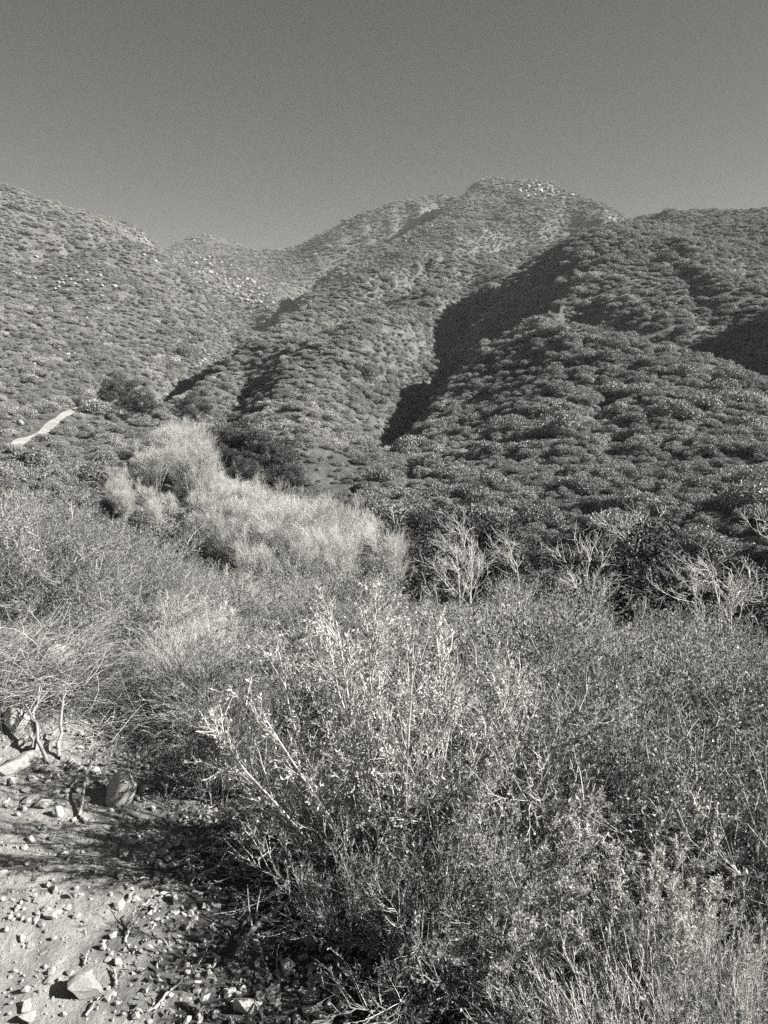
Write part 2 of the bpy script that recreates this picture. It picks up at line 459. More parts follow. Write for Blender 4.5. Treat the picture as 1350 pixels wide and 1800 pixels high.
def leafquads(p, d, L, Wd, nrm=None):
    n = len(p); d = unit(d)
    rnd = rng.normal(0, 1, (n, 3)) if nrm is None else np.cross(nrm + rng.normal(0, 0.45, (n, 3)), d)
    s = unit(rnd - (rnd * d).sum(-1, keepdims=True) * d)
    l = (L * rng.uniform(0.6, 1.3, n))[:, None]; w = (Wd * rng.uniform(0.6, 1.3, n))[:, None]
    up = np.cross(s, d) * l * 0.10
    V = np.stack([p, p + d * l * 0.45 + s * w * 0.5 + up, p + d * l, p + d * l * 0.45 - s * w * 0.5 + up], 1).reshape(-1, 3)
    return V, np.arange(4 * n).reshape(-1, 4)
def join(parts):
    Vs, Fs, o = [], [], 0
    for v, f in parts: Vs.append(v); Fs.append(f + o); o += len(v)
    return np.concatenate(Vs), np.concatenate(Fs)
def fan(n, spread, rad, L, K=7, up=0.05, wig=0.06, sag=0.0, lean=(0, 0)):
    az = rng.uniform(0, 2 * math.pi, n); el = np.radians(np.abs(rng.normal(0, spread, n)))
    d = np.stack([np.sin(el) * np.cos(az) + lean[0], np.sin(el) * np.sin(az) + lean[1], np.cos(el)], 1)
    p = np.stack([np.cos(az) * rad * rng.uniform(0, 1, n), np.sin(az) * rad * rng.uniform(0, 1, n), -0.03 * np.ones(n)], 1)
    return curves(p, d, L * rng.uniform(0.6, 1.1, n), K, up, wig, sag)

def plant(name, parts):
    """a prototype: list of (part name, mesh); kept out of the scene until copied"""
    return name, parts
def make_wand(name, n=22, L=1.1, spread=24, leafn=9000, lean=(0, 0), leaf='sage', tw='twig', bare=0.0):
    s = fan(n, spread, 0.10, L, 9, 0.09, 0.07, lean=lean)
    t1 = children(s, n * 16, 0.22, 0.97, 0.34 * L, 30, 5, 0.16, 0.10, taper=0.6)
    t2 = children(t1, n * 60, 0.2, 1.0, 0.10 * L, 38, 3, 0.08, 0.15, taper=0.4)
    parts = [('stem', mesh_np(name + '_stem', *tubes(s, 0.0050, 0.0014, 4), M['bark'] if bare == 0 else M['twig'])),
             ('twigs', mesh_np(name + '_twigs', *join([tubes(t1, 0.0021, 0.0009), tubes(t2, 0.0012, 0.0007)]), M[tw]))]
    if leafn:
        lv = join([leaves(t2, int(leafn * .7), 0.017, 0.0048, 0.1, 1.0, 40), leaves(t1, int(leafn * .5), 0.018, 0.005, 0.3, 1.0, 40)])
        parts.append(('foliage', mesh_np(name + '_foliage', *lv, M[leaf])))
    return plant(name, parts)
def make_leafy(name, Rd=0.75, H=1.0, leafn=11000, leaf='leaf', lw=(0.027, 0.014), n=26, tw='twig'):
    s = fan(n, 38, 0.12, H * 1.05, 7, 0.02, 0.11)
    t1 = children(s, n * 14, 0.25, 1.0, 0.45 * H, 42, 5, 0.12, 0.16, taper=0.35)
    t2 = children(t1, n * 60, 0.2, 1.0, 0.17 * H, 42, 4, 0.12, 0.16, taper=0.2)
    br = join([tubes(t1, 0.0026, 0.001), tubes(t2, 0.0014, 0.0008)])
    lv = leaves(t2, leafn, lw[0], lw[1], 0.15, 1.0, 50)
    return plant(name, [('stem', mesh_np(name + '_stem', *tubes(s, 0.008, 0.003, 4), M['bark'])),
                        ('twigs', mesh_np(name + '_twigs', *br, M[tw])),
                        ('foliage', mesh_np(name + '_foliage', *lv, M[leaf]))])
def make_broom(name, n=260, L=1.0, spread=34, sag=0.35, tw='twig', leafn=2500, lean=(0, 0)):
    s = fan(n, spread, 0.14, L, 8, 0.02, 0.08, sag, lean)
    t1 = children(s, n * 6, 0.3, 1.0, 0.26 * L, 22, 4, 0.04, 0.12, sag * 0.4, 0.5)
    t2 = children(t1, n * 10, 0.3, 1.0, 0.10 * L, 30, 3, 0.04, 0.15, 0, 0.4)
    parts = [('stem', mesh_np(name + '_stem', *tubes(s, 0.0028, 0.0009), M[tw])),
             ('twigs', mesh_np(name + '_twigs', *join([tubes(t1, 0.0015, 0.0007), tubes(t2, 0.0010, 0.0006)]), M[tw]))]
    if leafn: parts.append(('foliage', mesh_np(name + '_foliage', *leaves(t1, leafn, 0.014, 0.004, 0.1, 1, 40), M['sage'])))
    return plant(name, parts)

def place(proto, loc, rz=0.0, s=1.0, sz=None, tilt=(0, 0), label=None, cat='shrub', group=None):
    name, parts = proto
    o = bpy.data.objects.new(name, None); COL.objects.link(o)
    o.empty_display_size = 0.1
    o.location = loc; o.rotation_euler = (tilt[0], tilt[1], rz); o.scale = (s, s, sz or s)
    tag(o, label, cat, group)
    for pn, me in parts:
        c = bpy.data.objects.new(pn, me); COL.objects.link(c); c.parent = o
    return o

# ------------------------------------------------------------------ stones
def rock_mesh(name, m, seed, sub=2, flat=0.7, angular=0.5):
    g = np.random.default_rng(seed)
    import bmesh
    bm = bmesh.new(); bmesh.ops.create_icosphere(bm, subdivisions=sub, radius=1)
    v = np.array([x.co[:] for x in bm.verts])
    for _ in range(9 if sub > 1 else 5):                           # chip faces off
        n = unit(g.normal(0, 1, 3)); dlim = g.uniform(0.55, 0.85) - .22 * (angular > .9)
        d = v @ n; ex = np.maximum(d - dlim, 0)
        v -= ex[:, None] * n * (0.6 + 0.4 * angular)
    v *= 1 + 0.06 * g.normal(0, 1, (len(v), 1)) * (0.5 if sub > 2 else 1)
    v *= np.array([g.uniform(0.8, 1.2), g.uniform(0.8, 1.1), flat])
    for x, c in zip(bm.verts, v): x.co = c
    me = bpy.data.meshes.new(name); bm.to_mesh(me); bm.free()
    me.materials.append(m)
    return me
STONES = [rock_mesh('stone', M['stone'], 100 + k, 1 if k % 2 else 2, 0.55 + 0.1 * (k % 4), 1.0) for k in range(8)]
PEBS = [rock_mesh('pebble', M['stone'], 200 + k, 1, 0.6) for k in range(5)]
FARR = [rock_mesh('outcrop_rock', M['rock'], 300 + k, 2, 0.8) for k in range(5)]

def stone_obj(name, me, loc, size, label, cat='rock', group=None, rz=None, sc=(1, 1, 1), tilt=(0, 0)):
    o = obj(name, me, loc=loc)
    o.scale = (size * sc[0], size * sc[1], size * sc[2])
    o.rotation_euler = (tilt[0], tilt[1], random.uniform(0, 6.28) if rz is None else rz)
    return tag(o, label, cat, group)

# hero boulders: pixel of the centre, pixel width, proportions, label
for k, (px, py, wpx, sc, tl, lab) in enumerate([
    (212, 1398, 50, (0.95, 0.85, 1.4), (0.1, 0.15), 'smooth upright egg shaped boulder at the edge of the dirt path'),
    (152, 1738, 56, (1.0, 0.7, 1.05), (0.0, -0.1), 'squarish flat faced stone casting a black shadow on the bare dirt'),
    (110, 1158, 74, (1.35, 0.9, 0.6), (0.1, 0.15), 'broad pale boulder lying at the foot of the left shrubs'),
    (28, 1268, 40, (1.0, 0.9, 1.0), (0, 0.1), 'round pale boulder near the left edge below the straw heap'),
    (25, 1342, 62, (1.3, 0.9, 0.7), (0, 0), 'low pale slab of rock beside the dead root stump'),
    (62, 1312, 26, (1.0, 0.8, 0.9), (0, 0.1), 'small pale block on top of the slab by the dead root'),
    (320, 1205, 64, (1.5, 0.9, 0.6), (0, 0), 'flat pale boulder half hidden in the dry grass'),
    (8, 1248, 46, (1.0, 0.9, 1.0), (0, 0), 'pale boulder cut by the left edge beside the straw heap'),
    (255, 1385, 26, (1, 1, .9), (0, 0), 'small pale stone right behind the upright egg shaped boulder'),
    (92, 1605, 24, (1.2, 1, .7), (0, 0), 'flat stone lying alone in the streaks of shade on the path'),
    (100, 1425, 24, (1.3, 1, .8), (0, 0), 'dark sided stone at the left foot of the fallen twigs'),
    (52, 1785, 28, (1.2, .9, .8), (0, 0), 'angular stone at the bottom left corner of the path'),
    (310, 1480, 26, (1, 1, .8), (0, 0), 'bright stone topmost in the shaded stone bank'),
    (755, 1665, 46, (1.5, 1, .8), (0, .2), 'large bright stone at the foot of the pale wand bush'),
    (430, 1770, 40, (1.0, 1, 1.1), (0, .1), 'pale stone leaning at the bottom of the dark stone bank'),
    (505, 1700, 34, (1, 1, 1.2), (0, .2), 'upright stone among dead leaves in the dark bank'),
    (690, 1690, 30, (1, 1, .9), (0, 0), 'bright chipped stone among the rubble under the wand bush'),
    (545, 1745, 30, (1.2, 1, .9), (0, 0), 'pale rounded stone in the rubble at the bottom of the bank'),
]):
    h = hit(px, py + wpx * 0.25)
    x, y, z = h
    d = math.sqrt(x * x + y * y + (EYE - z) ** 2)
    size = wpx / FPX * d / 2 * 1.05
    me = rock_mesh('boulder', M['stone'], 400 + k * 7, 3 if k in (0, 2, 3) else 2, 0.9, 0.95 if k == 2 else (0.5 if k in (0, 3) else 1.0))
    if k in (0, 3):
        me.polygons.foreach_set('use_smooth', np.ones(len(me.polygons), bool))
    stone_obj('boulder' if wpx > 30 else 'stone', me, (x, y, z + size * sc[2] * 0.45 + (.04 if k == 2 else 0)), size, lab, 'boulder' if wpx > 30 else 'stone', None, rz=0.3 * k if k != 1 else 0.2, sc=sc, tilt=tl)

# loose stones one can pick out, on the path, its upper end and the bank
ZN = [('on the sunlit dirt of the path', lambda: (random.uniform(0, 330), random.uniform(1560, 1800)), 46, (7, 22)),
      ('in the shade streaks across the path', lambda: (random.uniform(0, 330), random.uniform(1420, 1590)), 36, (7, 20)),
      ('at the upper end of the path near the straw heap', lambda: (random.uniform(0, 190), random.uniform(1330, 1430)), 44, (9, 30)),
      ('in the bank of rubble beside the path', lambda: (random.gauss(330, 80), random.gauss(1510, 50)), 80, (10, 26)),
      ('in the rubble below the pale wand bush', lambda: (random.gauss(600, 110), random.gauss(1720, 50)), 95, (10, 34))]
for zn, f, n, (w0, w1) in ZN:
    for k in range(n):
        px, py = f()
        if py > 1830: continue
        x, y, z = hit(px, py)
        d = math.sqrt(x * x + y * y + (EYE - z) ** 2)
        size = random.uniform(w0, w1) * random.choice((1, 1, .8)) / FPX * d / 2
        kind = random.choice(('pale angular', 'grey angular', 'pale flat'))
        stone_obj('stone', STONES[random.randrange(8)], (x, y, z + size * random.uniform(0, .25)), size,
                  'small loose stone %s' % zn, 'stone', 'loose stones ' + zn,
                  tilt=(random.uniform(-.3, .3), random.uniform(-.3, .3)))

# ------------------------------------------------------------------ scattering by geometry nodes (stuff)
def scatter(name, pts, rot, scl, idx, protos, kindlabel=None):
    """one object: a point cloud whose points carry copies of the prototype meshes"""
    c = bpy.data.collections.new(name + '_kinds')
    for i, me in enumerate(protos):
        po = bpy.data.objects.new('%s_kind_%02d' % (name, i), me); c.objects.link(po)
    me = bpy.data.meshes.new(name)
    me.vertices.add(len(pts)); me.vertices.foreach_set('co', np.asarray(pts, np.float32).ravel())
    a = me.attributes.new('rot', 'FLOAT_VECTOR', 'POINT'); a.data.foreach_set('vector', np.asarray(rot, np.float32).ravel())
    a = me.attributes.new('scl', 'FLOAT_VECTOR', 'POINT'); a.data.foreach_set('vector', np.asarray(scl, np.float32).ravel())
    a = me.attributes.new('idx', 'INT', 'POINT'); a.data.foreach_set('value', np.asarray(idx, np.int32))
    o = obj(name, me)
    g = bpy.data.node_groups.new(name, 'GeometryNodeTree')
    g.interface.new_socket('Geometry', in_out='INPUT', socket_type='NodeSocketGeometry')
    g.interface.new_socket('Geometry', in_out='OUTPUT', socket_type='NodeSocketGeometry')
    gi, go = g.nodes.new('NodeGroupInput'), g.nodes.new('NodeGroupOutput')
    ci = g.nodes.new('GeometryNodeCollectionInfo'); ci.inputs['Collection'].default_value = c
    ci.inputs['Separate Children'].default_value = True; ci.inputs['Reset Children'].default_value = True
    ip = g.nodes.new('GeometryNodeInstanceOnPoints'); ip.inputs['Pick Instance'].default_value = True
    def attr(n, t):
        q = g.nodes.new('GeometryNodeInputNamedAttribute'); q.data_type = t; q.inputs['Name'].default_value = n
        return q.outputs['Attribute']
    g.links.new(gi.outputs[0], ip.inputs['Points']); g.links.new(ci.outputs[0], ip.inputs['Instance'])
    g.links.new(attr('idx', 'INT'), ip.inputs['Instance Index'])
    g.links.new(attr('rot', 'FLOAT_VECTOR'), ip.inputs['Rotation']); g.links.new(attr('scl', 'FLOAT_VECTOR'), ip.inputs['Scale'])
    g.links.new(ip.outputs[0], go.inputs[0])
    o.modifiers.new('scatter', 'NODES').node_group = g
    return tag(o, kind='stuff')

# gravel and fine grit on the path and bank
n = 26000
rg = np.sqrt(rng.uniform(1.0, 4.6 ** 2, n)); ag = rng.uniform(R(-36), R(20), n)
gx, gy = np.sin(ag) * rg, np.cos(ag) * rg
den = np.where(path_mask(gx, gy), 0.6, np.exp(-np.maximum(0, gx + 0.2) * 1.2)) * (0.4 + 1.6 * (fbm(gx, gy, 3, 77) + 0.5) ** 2)
keep = rng.uniform(0, 1, n) < den
gx, gy = gx[keep], gy[keep]; n = len(gx)
gs = 0.0028 * np.exp(rng.exponential(0.55, n)); gs = np.minimum(gs, 0.016)
gp = np.stack([gx, gy, ground_z(gx, gy) + gs * 0.3], 1)
scatter('gravel', gp, rng.uniform(0, 6.28, (n, 3)), np.repeat(gs[:, None], 3, 1), rng.integers(0, 5, n), PEBS)

# ------------------------------------------------------------------ plants of the foreground
WAND = [make_wand('wand_bush', 20, 1.1, 22, 8000), make_wand('wand_bush', 26, 1.0, 26, 11000), make_wand('wand_bush', 16, 1.2, 18, 9500, lean=(.25, 0))]
def make_plume(name, n=15, L=1.1, spread=20, lean=(.3, 0)):
    """long stems whose upper halves are clothed in short leafy side shoots"""
    s = fan(n, spread, 0.12, L, 10, 0.06, 0.06, lean=lean)
    t1 = children(s, n * 34, .34, 1.0, .17 * L, 30, 4, .12, .12, taper=.7)
    t2 = children(t1, n * 60, .2, 1, .05 * L, 35, 3, .1, .15, taper=.3)
    return plant(name, [('stem', mesh_np(name + '_stem', *tubes(s, .0048, .0013, 4), M['palebark'])),
                        ('twigs', mesh_np(name + '_twigs', *join([tubes(t1, .0017, .0009), tubes(t2, .0011, .0007)]), M['twig'])),
                        ('foliage', mesh_np(name + '_foliage', *join([leaves(t1, n * 600, .014, .0058, .1, 1, 45), leaves(t2, n * 520, .014, .0055, .1, 1, 45)]), M['plume']))])
PLUME = [make_plume('plume_bush'), make_plume('plume_bush', 18, 1.0, 24, (.45, .05)), make_plume('plume_bush', 13, 1.2, 16, (.1, .1))]
BARE = [make_wand('dry_bush', 24, 1.0, 28, 0, tw='twig', bare=1), make_wand('dry_bush', 30, 1.0, 32, 1500, tw='twig', bare=1)]
LEAFY = [make_leafy('leafy_shrub'), make_leafy('leafy_shrub', leafn=13000, lw=(0.023, 0.012)), make_leafy('leafy_shrub', leafn=9000, lw=(0.031, 0.015))]
DARK = [make_leafy('dark_shrub', leafn=15000, leaf='darkleaf', lw=(0.022, 0.011), tw='brown'), make_leafy('dark_shrub', leafn=13000, leaf='darkleaf', lw=(0.026, 0.009))]
BROOM = [make_broom('broom_shrub'), make_broom('broom_shrub', 300, 0.9, 40, 0.5), make_broom('broom_shrub', 240, 1.0, 26, 0.2, lean=(.5, 0), leafn=3500)]
FUZZ = [make_broom('feathery_shrub', 200, 0.8, 30, 0.1, leafn=16000, lean=(.2, .1)), make_broom('feathery_shrub', 180, 0.8, 36, 0.15, leafn=14000)]

# hero plants
def put(proto, px, r, s, label, group=None, rz=None, tilt=(0, 0), cat='shrub', sink=0.02, top=None):
    x, y, z = at(px, r)
    if top:                                          # as tall as it stands in the photograph
        sz = (EYE + float(ray(px, top)[1]) * r - z) / max(v.co.z for v in proto[1][1][1].vertices)
        o = place(proto, (x, y, z - sink), random.uniform(0, 6.28) if rz is None else rz, s, sz=sz, label=label, cat=cat, group=group, tilt=tilt)
        return o
    return place(proto, (x, y, z - sink), random.uniform(0, 6.28) if rz is None else rz, s, label=label, cat=cat, group=group, tilt=tilt)

def hero_wand():
    """the pale bush in the middle, each of its main stems a part"""
    x, y, z = at(680, 2.18)
    o = bpy.data.objects.new('wand_bush', None); COL.objects.link(o); o.location = (x, y, z - 0.01); o.scale = (1.05, 1, .86)
    tag(o, 'pale bush of long bare wands fanning up from the stone bank', 'shrub')
    # (lean to the right, lean away, length) of each stem
    for a, b, L in [(-.45, .0, 1.1), (-.22, -.08, 1.15), (.06, -.06, 1.2), (.33, 0, 1.0), (-.62, .05, .95), (-.48, .2, 1.05), (-.36, -.05, 1.0), (-.28, .25, 1.15), (-.16, .1, 1.1), (-.08, .3, 1.2), (.02, .05, 1.1), (.1, .25, 1.15), (.2, .1, 1.0),
                    (.28, .3, 1.1), (.4, .1, .95), (.5, .25, 1.0), (-.8, .2, .6), (-.7, .3, .8), (.62, .0, .75), (-.2, -.15, .8), (.15, -.15, .75)]:
        s = curves(np.array([[a * .07, b * .07, 0]]), np.array([[a * 1.25, b, 1.0]]), np.array([L]), 11, 0.05, 0.07)
        me = mesh_np('stem', *tubes(s, 0.0068, 0.0017, 5), M['palebark'], True)
        st = obj('stem', me, o)
        t1 = children(s, 22, 0.15, 0.98, 0.36 * L, 27, 6, 0.14, 0.10, taper=0.65)
        t2 = children(t1, 90, 0.15, 1.0, 0.12, 36, 3, 0.08, 0.15, taper=0.4)
        obj('twigs', mesh_np('twigs', *join([tubes(t1, 0.0022, 0.0010), tubes(t2, 0.0013, 0.0007)]), M['twig']), st)
        obj('foliage', mesh_np('foliage', *leaves(t2, 800, 0.015, 0.0050, 0.1, 1.0, 45), M['plume']), st)
hero_wand()
put(PLUME[2], 575, 3.35, 1.1, 'tall leafy wand bush rising behind the bare fanned bush', top=1090)
put(WAND[2], 500, 3.5, 1.1, 'tall thin wand bush with leafy tips left of the dark hollow', top=1085)
put(WAND[1], 790, 3.1, 1.05, 'upright wand bush between the dark hollow and the leafy thicket', top=1130)
put(PLUME[0], 860, 1.85, 0.72, 'bright sage bush leaning right at the bottom of the picture', tilt=(0, .12), rz=.2, top=1470)
put(PLUME[1], 950, 2.05, 0.85, 'pale sage bush with plumes leaning right beside the bottom sage bush', tilt=(0, .2), rz=.5, top=1390)
put(PLUME[0], 1060, 2.3, 0.85, 'dense pale sage bush low in the right thicket', tilt=(0, .15), rz=.3, top=1400)
put(PLUME[1], 790, 2.0, .55, 'small plumed sage bush right of the fanned bush at its foot', rz=.1)
put(PLUME[0], 1150, 2.1, .8, 'plumed sage bush beside the feathery corner shrubs', rz=.4, top=1470)
put(DARK[0], 840, 1.78, .5, 'low dark shrub at the foot of the plumed bushes by the rubble')
put(BARE[0], 590, 1.98, .36, 'low dry bush added to shade the rubble left of the fanned bush')  # added shade caster for the rubble bank
put(DARK[1], 770, 1.8, .4, 'low dark shrub added for shade at the right foot of the fanned bush')  # added low plant, put here to throw shade leftward over the rubble
put(PLUME[1], 1230, 1.75, .6, 'bright plumed sage bush in front of the feathery corner shrubs', rz=.3, top=1560)
put(PLUME[0], 900, 2.5, .9, 'plumed sage bush rising behind the two leaning ones', rz=.3, top=1330)
put(PLUME[2], 600, 2.9, 1.1, 'plumed wand bush standing just behind the fanned bush', rz=.4, top=1130)
put(PLUME[2], 470, 3.1, .9, 'short plumed bush left of the fanned bush', rz=2.4, top=1190)
put(PLUME[0], 980, 3.0, .9, 'plumed bush leaning right amid the darker right thicket', rz=.2, top=1230)

GR = {'leafy': 'leafy shrubs of the right thicket', 'broom': 'fine stemmed shrubs of the foreground', 'fuzz': 'feathery shrubs at the bottom right corner',
      'dark': 'dark shrubs at the left edge', 'grass': 'dry straw coloured shrubs on the left', 'mid': 'shrubs on the slope down to the stream bed'}
PROF = np.array([(-400, 780), (0, 815), (90, 822), (180, 865), (230, 915), (300, 975), (360, 990), (450, 1005), (620, 1015), (780, 1020), (850, 985), (1000, 985), (1200, 1010), (1350, 1050), (1700, 1080)], float)
def room(px, r, z):
    """how tall a plant may grow here before it covers what the photograph shows behind it"""
    return EYE + float(ray(px, np.interp(px, PROF[:, 0], PROF[:, 1]))[1]) * r - z
HG = {}
def where(px, r):
    """words for the place of a shrub, by what can be found near it"""
    lat = [(60, ' by the left edge'), (150, ' above the pale boulder'), (240, ' above the straw'), (330, ' below the pale grove'), (430, ' left of the hollow'), (540, ' above the tall plumed wands'),
           (660, ' over the hollow'), (760, ' right of the hollow'), (860, ' below the white tree'), (960, ' in the thicket gap'), (1060, ' under the slender tree'), (1160, ' under the round oak'),
           (1260, ' past the round oak'), (1340, ' by the right edge')]
    a = next((t for x, t in lat if px < x), ' cut by the right edge')
    return a + (', front row' if r < 4.2 else ', second row' if r < 5.6 else ', third row' if r < 7.5 else ', back row')
def band(protos, pxs, rs, n, s0, s1, label, group, tilt=0.1, mind=0.28, cat='shrub'):
    pts = []
    tries = 0
    while len(pts) < n and tries < n * 40:
        tries += 1
        px = random.uniform(*pxs); r = math.sqrt(random.uniform(rs[0] ** 2, rs[1] ** 2))
        x, y, z = at(px, r)
        if any((x - a) ** 2 + (y - b) ** 2 < (mind * min(1.6, r / 4 + .4)) ** 2 for a, b in pts): continue
        if path_mask(np.array(x + .1), np.array(y)): continue
        pr = random.choice(protos); hgt = max(v.co.z for v in pr[1][1][1].vertices) if pr[0] + str(id(pr)) not in HG else HG[pr[0] + str(id(pr))]
        HG[pr[0] + str(id(pr))] = hgt
        pts.append((x, y)); ht = room(px, r, z) * random.uniform(.8, 1.0) / hgt; f = min(1.0, ht / s1)
        if f < .3: continue
        lab = label + where(px, r) if pxs[1] - pxs[0] > 280 else label
        place(pr, (x, y, z - 0.02), random.uniform(0, 6.28), random.uniform(s0, s1) * max(f, .7), sz=random.uniform(s0, s1) * f,
              tilt=(random.gauss(0, tilt), random.gauss(0, tilt)), label=lab, group=group, cat=cat)
band(DARK + BROOM[1:2], (330, 520), (2.7, 3.3), 8, .34, .5, 'low dark twiggy shrub at the top of the shaded bank', GR['grass'], mind=.2)
for px_, r_, s_, l_ in ((615, 3.9, .95, 'dark shrub in the hollow left behind the fanned wands'), (690, 4.1, 1.0, 'dark shrub in the middle of the hollow behind the fanned wands'), (745, 3.8, .85, 'dark shrub at the right of the hollow behind the fanned wands'), (440, 5.2, 1.0, 'round dark shrub amid the pale middle brush')):
    put(DARK[0], px_, r_, s_, l_, top=1085 if px_ > 500 else 1030)
band(FUZZ, (1160, 1480), (1.5, 2.1), 9, .5, .65, 'pale feathery shrub in the bottom corner', GR['fuzz'])
band(BROOM, (860, 1250), (2.3, 3.4), 5, .5, .65, 'fine stemmed shrub behind the sage bushes', GR['broom'])
band(DARK + DARK + LEAFY[:1], (830, 1500), (2.5, 4.6), 26, .6, .88, 'dark small leaved shrub of the right thicket', GR['leafy'])
band(LEAFY, (800, 1500), (4.6, 6.4), 22, .9, 1.3, 'bright leaved shrub of the right thicket', GR['leafy'])
band(LEAFY + BARE[:1], (760, 1550), (6.4, 11.0), 40, .95, 1.4, 'bright leaved shrub of the right thicket', GR['leafy'])
band(BROOM + BARE + DARK, (330, 600), (3.3, 4.2), 9, .5, .8, 'dry fine stemmed shrub', GR['broom'])
band(BARE + PLUME[2:] + WAND + LEAFY[:1] + DARK, (300, 800), (4.2, 9.5), 40, .85, 1.3, 'pale wispy shrub of the middle brush', GR['broom'])
band(BROOM, (265, 430), (3.2, 4.6), 10, .3, .48, 'low straw coloured shrub at the edge of the stones', GR['grass'])
band(DARK, (-150, 300), (4.35, 11.0), 54, .8, 1.2, 'dark leaved shrub on the left bank', GR['dark'])

# ------------------------------------------------------------------ straw, litter and dead branches
def straw_patch(cxp, r0, r1, w, n, h, L, name='dry_grass'):
    az = rng.uniform(float(ray(cxp - w, 900)[0]), float(ray(cxp + w, 900)[0]), n)
    r = np.sqrt(rng.uniform(r0 ** 2, r1 ** 2, n))
    x, y = np.sin(az) * r, np.cos(az) * r
    z = ground_z(x, y) + rng.uniform(0, 1, n) ** 1.5 * h
    a = rng.uniform(0, 2 * math.pi, n)
    d = np.stack([np.cos(a), np.sin(a), rng.normal(0.15, 0.3, n)], 1)
    s = curves(np.stack([x, y, z], 1), d, L * rng.uniform(.4, 1.2, n), 5, 0, 0.16, 0.15)
    return tubes(s, rng.uniform(0.0010, 0.0026, n), 0.0007)
v, f = join([straw_patch(20, 3.5, 4.35, 130, 3600, 0.08, 0.35), straw_patch(230, 3.1, 4.5, 110, 1500, 0.05, 0.25), straw_patch(420, 2.2, 3.2, 120, 300, 0.03, 0.16),
             straw_patch(860, 1.6, 3.0, 160, 1200, 0.05, 0.2)])
tag(obj('dry_grass', mesh_np('dry_grass', v, f, M['straw'])), kind='stuff')
n = 2600                                           # fallen leaves and bark on the shaded bank
al = rng.uniform(R(-22), R(12), n); rl = np.sqrt(rng.uniform(1.5 ** 2, 3.3 ** 2, n)); xl, yl = np.sin(al) * rl, np.cos(al) * rl
kp = ~path_mask(xl, yl) | (rng.uniform(0, 1, n) < .12); xl, yl = xl[kp], yl[kp]; n = len(xl)
dl = np.stack([rng.normal(0, 1, n), rng.normal(0, 1, n), rng.normal(.1, .35, n)], 1)
tag(obj('leaf_litter', mesh_np('leaf_litter', *leafquads(np.stack([xl, yl, ground_z(xl, yl) + rng.uniform(.002, .02, n)], 1), dl, .024, .012), M['brown'])), kind='stuff')
def branch(pts, r, label, m='bark', twigs=8):
    """a dead branch lying on the ground: pixels of its course"""
    P = []
    for px, py, dz in pts:
        x, y, z = hit(px, py); P.append((x, y, z + r + dz))
    P = np.array(P)
    t = np.linspace(0, len(P) - 1, 9); i = np.minimum(t.astype(int), len(P) - 2); u = (t - i)[:, None]
    S = (P[i] * (1 - u) + P[i + 1] * u)[None] + rng.normal(0, r * 0.5, (1, 9, 3))
    o = obj('dead_branch', mesh_np('dead_branch', *tubes(S, r, r * .35, 6), M[m], True))
    tag(o, label, 'branch')
    if twigs:
        t1 = children(S, twigs, .3, 1, .18, 35, 5, .05, .15)
        obj('twigs', mesh_np('twigs', *tubes(t1, r * .3, r * .12, 4), M[m]), o)
branch([(140, 1440, .0), (160, 1370, .06), (180, 1350, .1)], .006, 'thin dead stick standing by the upright boulder')
branch([(345, 1560, .02), (390, 1545, .05), (480, 1480, .08)], .008, 'pale dead branch reaching across the dark stone bank')
branch([(410, 1700, .02), (460, 1640, .03), (540, 1590, .05)], .011, 'split dead root in the shade of the bank')
branch([(60, 1330, .02), (62, 1300, .07), (75, 1260, .14)], .010, 'dark dead root stump sticking up among the left boulders', 'brown')
branch([(80, 1345, .0), (70, 1310, .06), (50, 1280, .10)], .009, 'short leg of dead root leaning on the left boulders', 'brown')
branch([(105, 1335, .0), (112, 1290, .08), (118, 1262, .12)], .008, 'upright dead stem right of the root stump', 'brown')
branch([(270, 1780, .0), (300, 1745, .005), (345, 1715, .005)], .005, 'thin dark twig lying bottom centre on the bare dirt', 'brown', 3)
branch([(330, 1770, .0), (370, 1790, .003)], .005, 'short dark twig beside the stone bank at the bottom', 'brown', 2)
branch([(150, 1790, .0), (175, 1760, .003)], .004, 'thin twig just below the squarish stone', 'brown', 2)
branch([(148, 1700, .0), (156, 1678, .01)], .004, 'short dark twig just above the squarish stone', 'brown', 0)
branch([(205, 1735, .0), (200, 1705, .004)], .005, 'short dark twig right of the squarish stone', 'brown', 0)
branch([(220, 1660, .0), (240, 1615, .02)], .005, 'dark twig on the path in the streaked shade', 'brown', 2)
branch([(0, 1228, .02), (60, 1235, .04), (130, 1230, .04)], .010, 'pale dead stick lying across the straw heap at the left')
branch([(650, 1590, .05), (720, 1620, .02), (790, 1670, .02)], .007, 'pale root running down from the fanned bush', 'palebark')

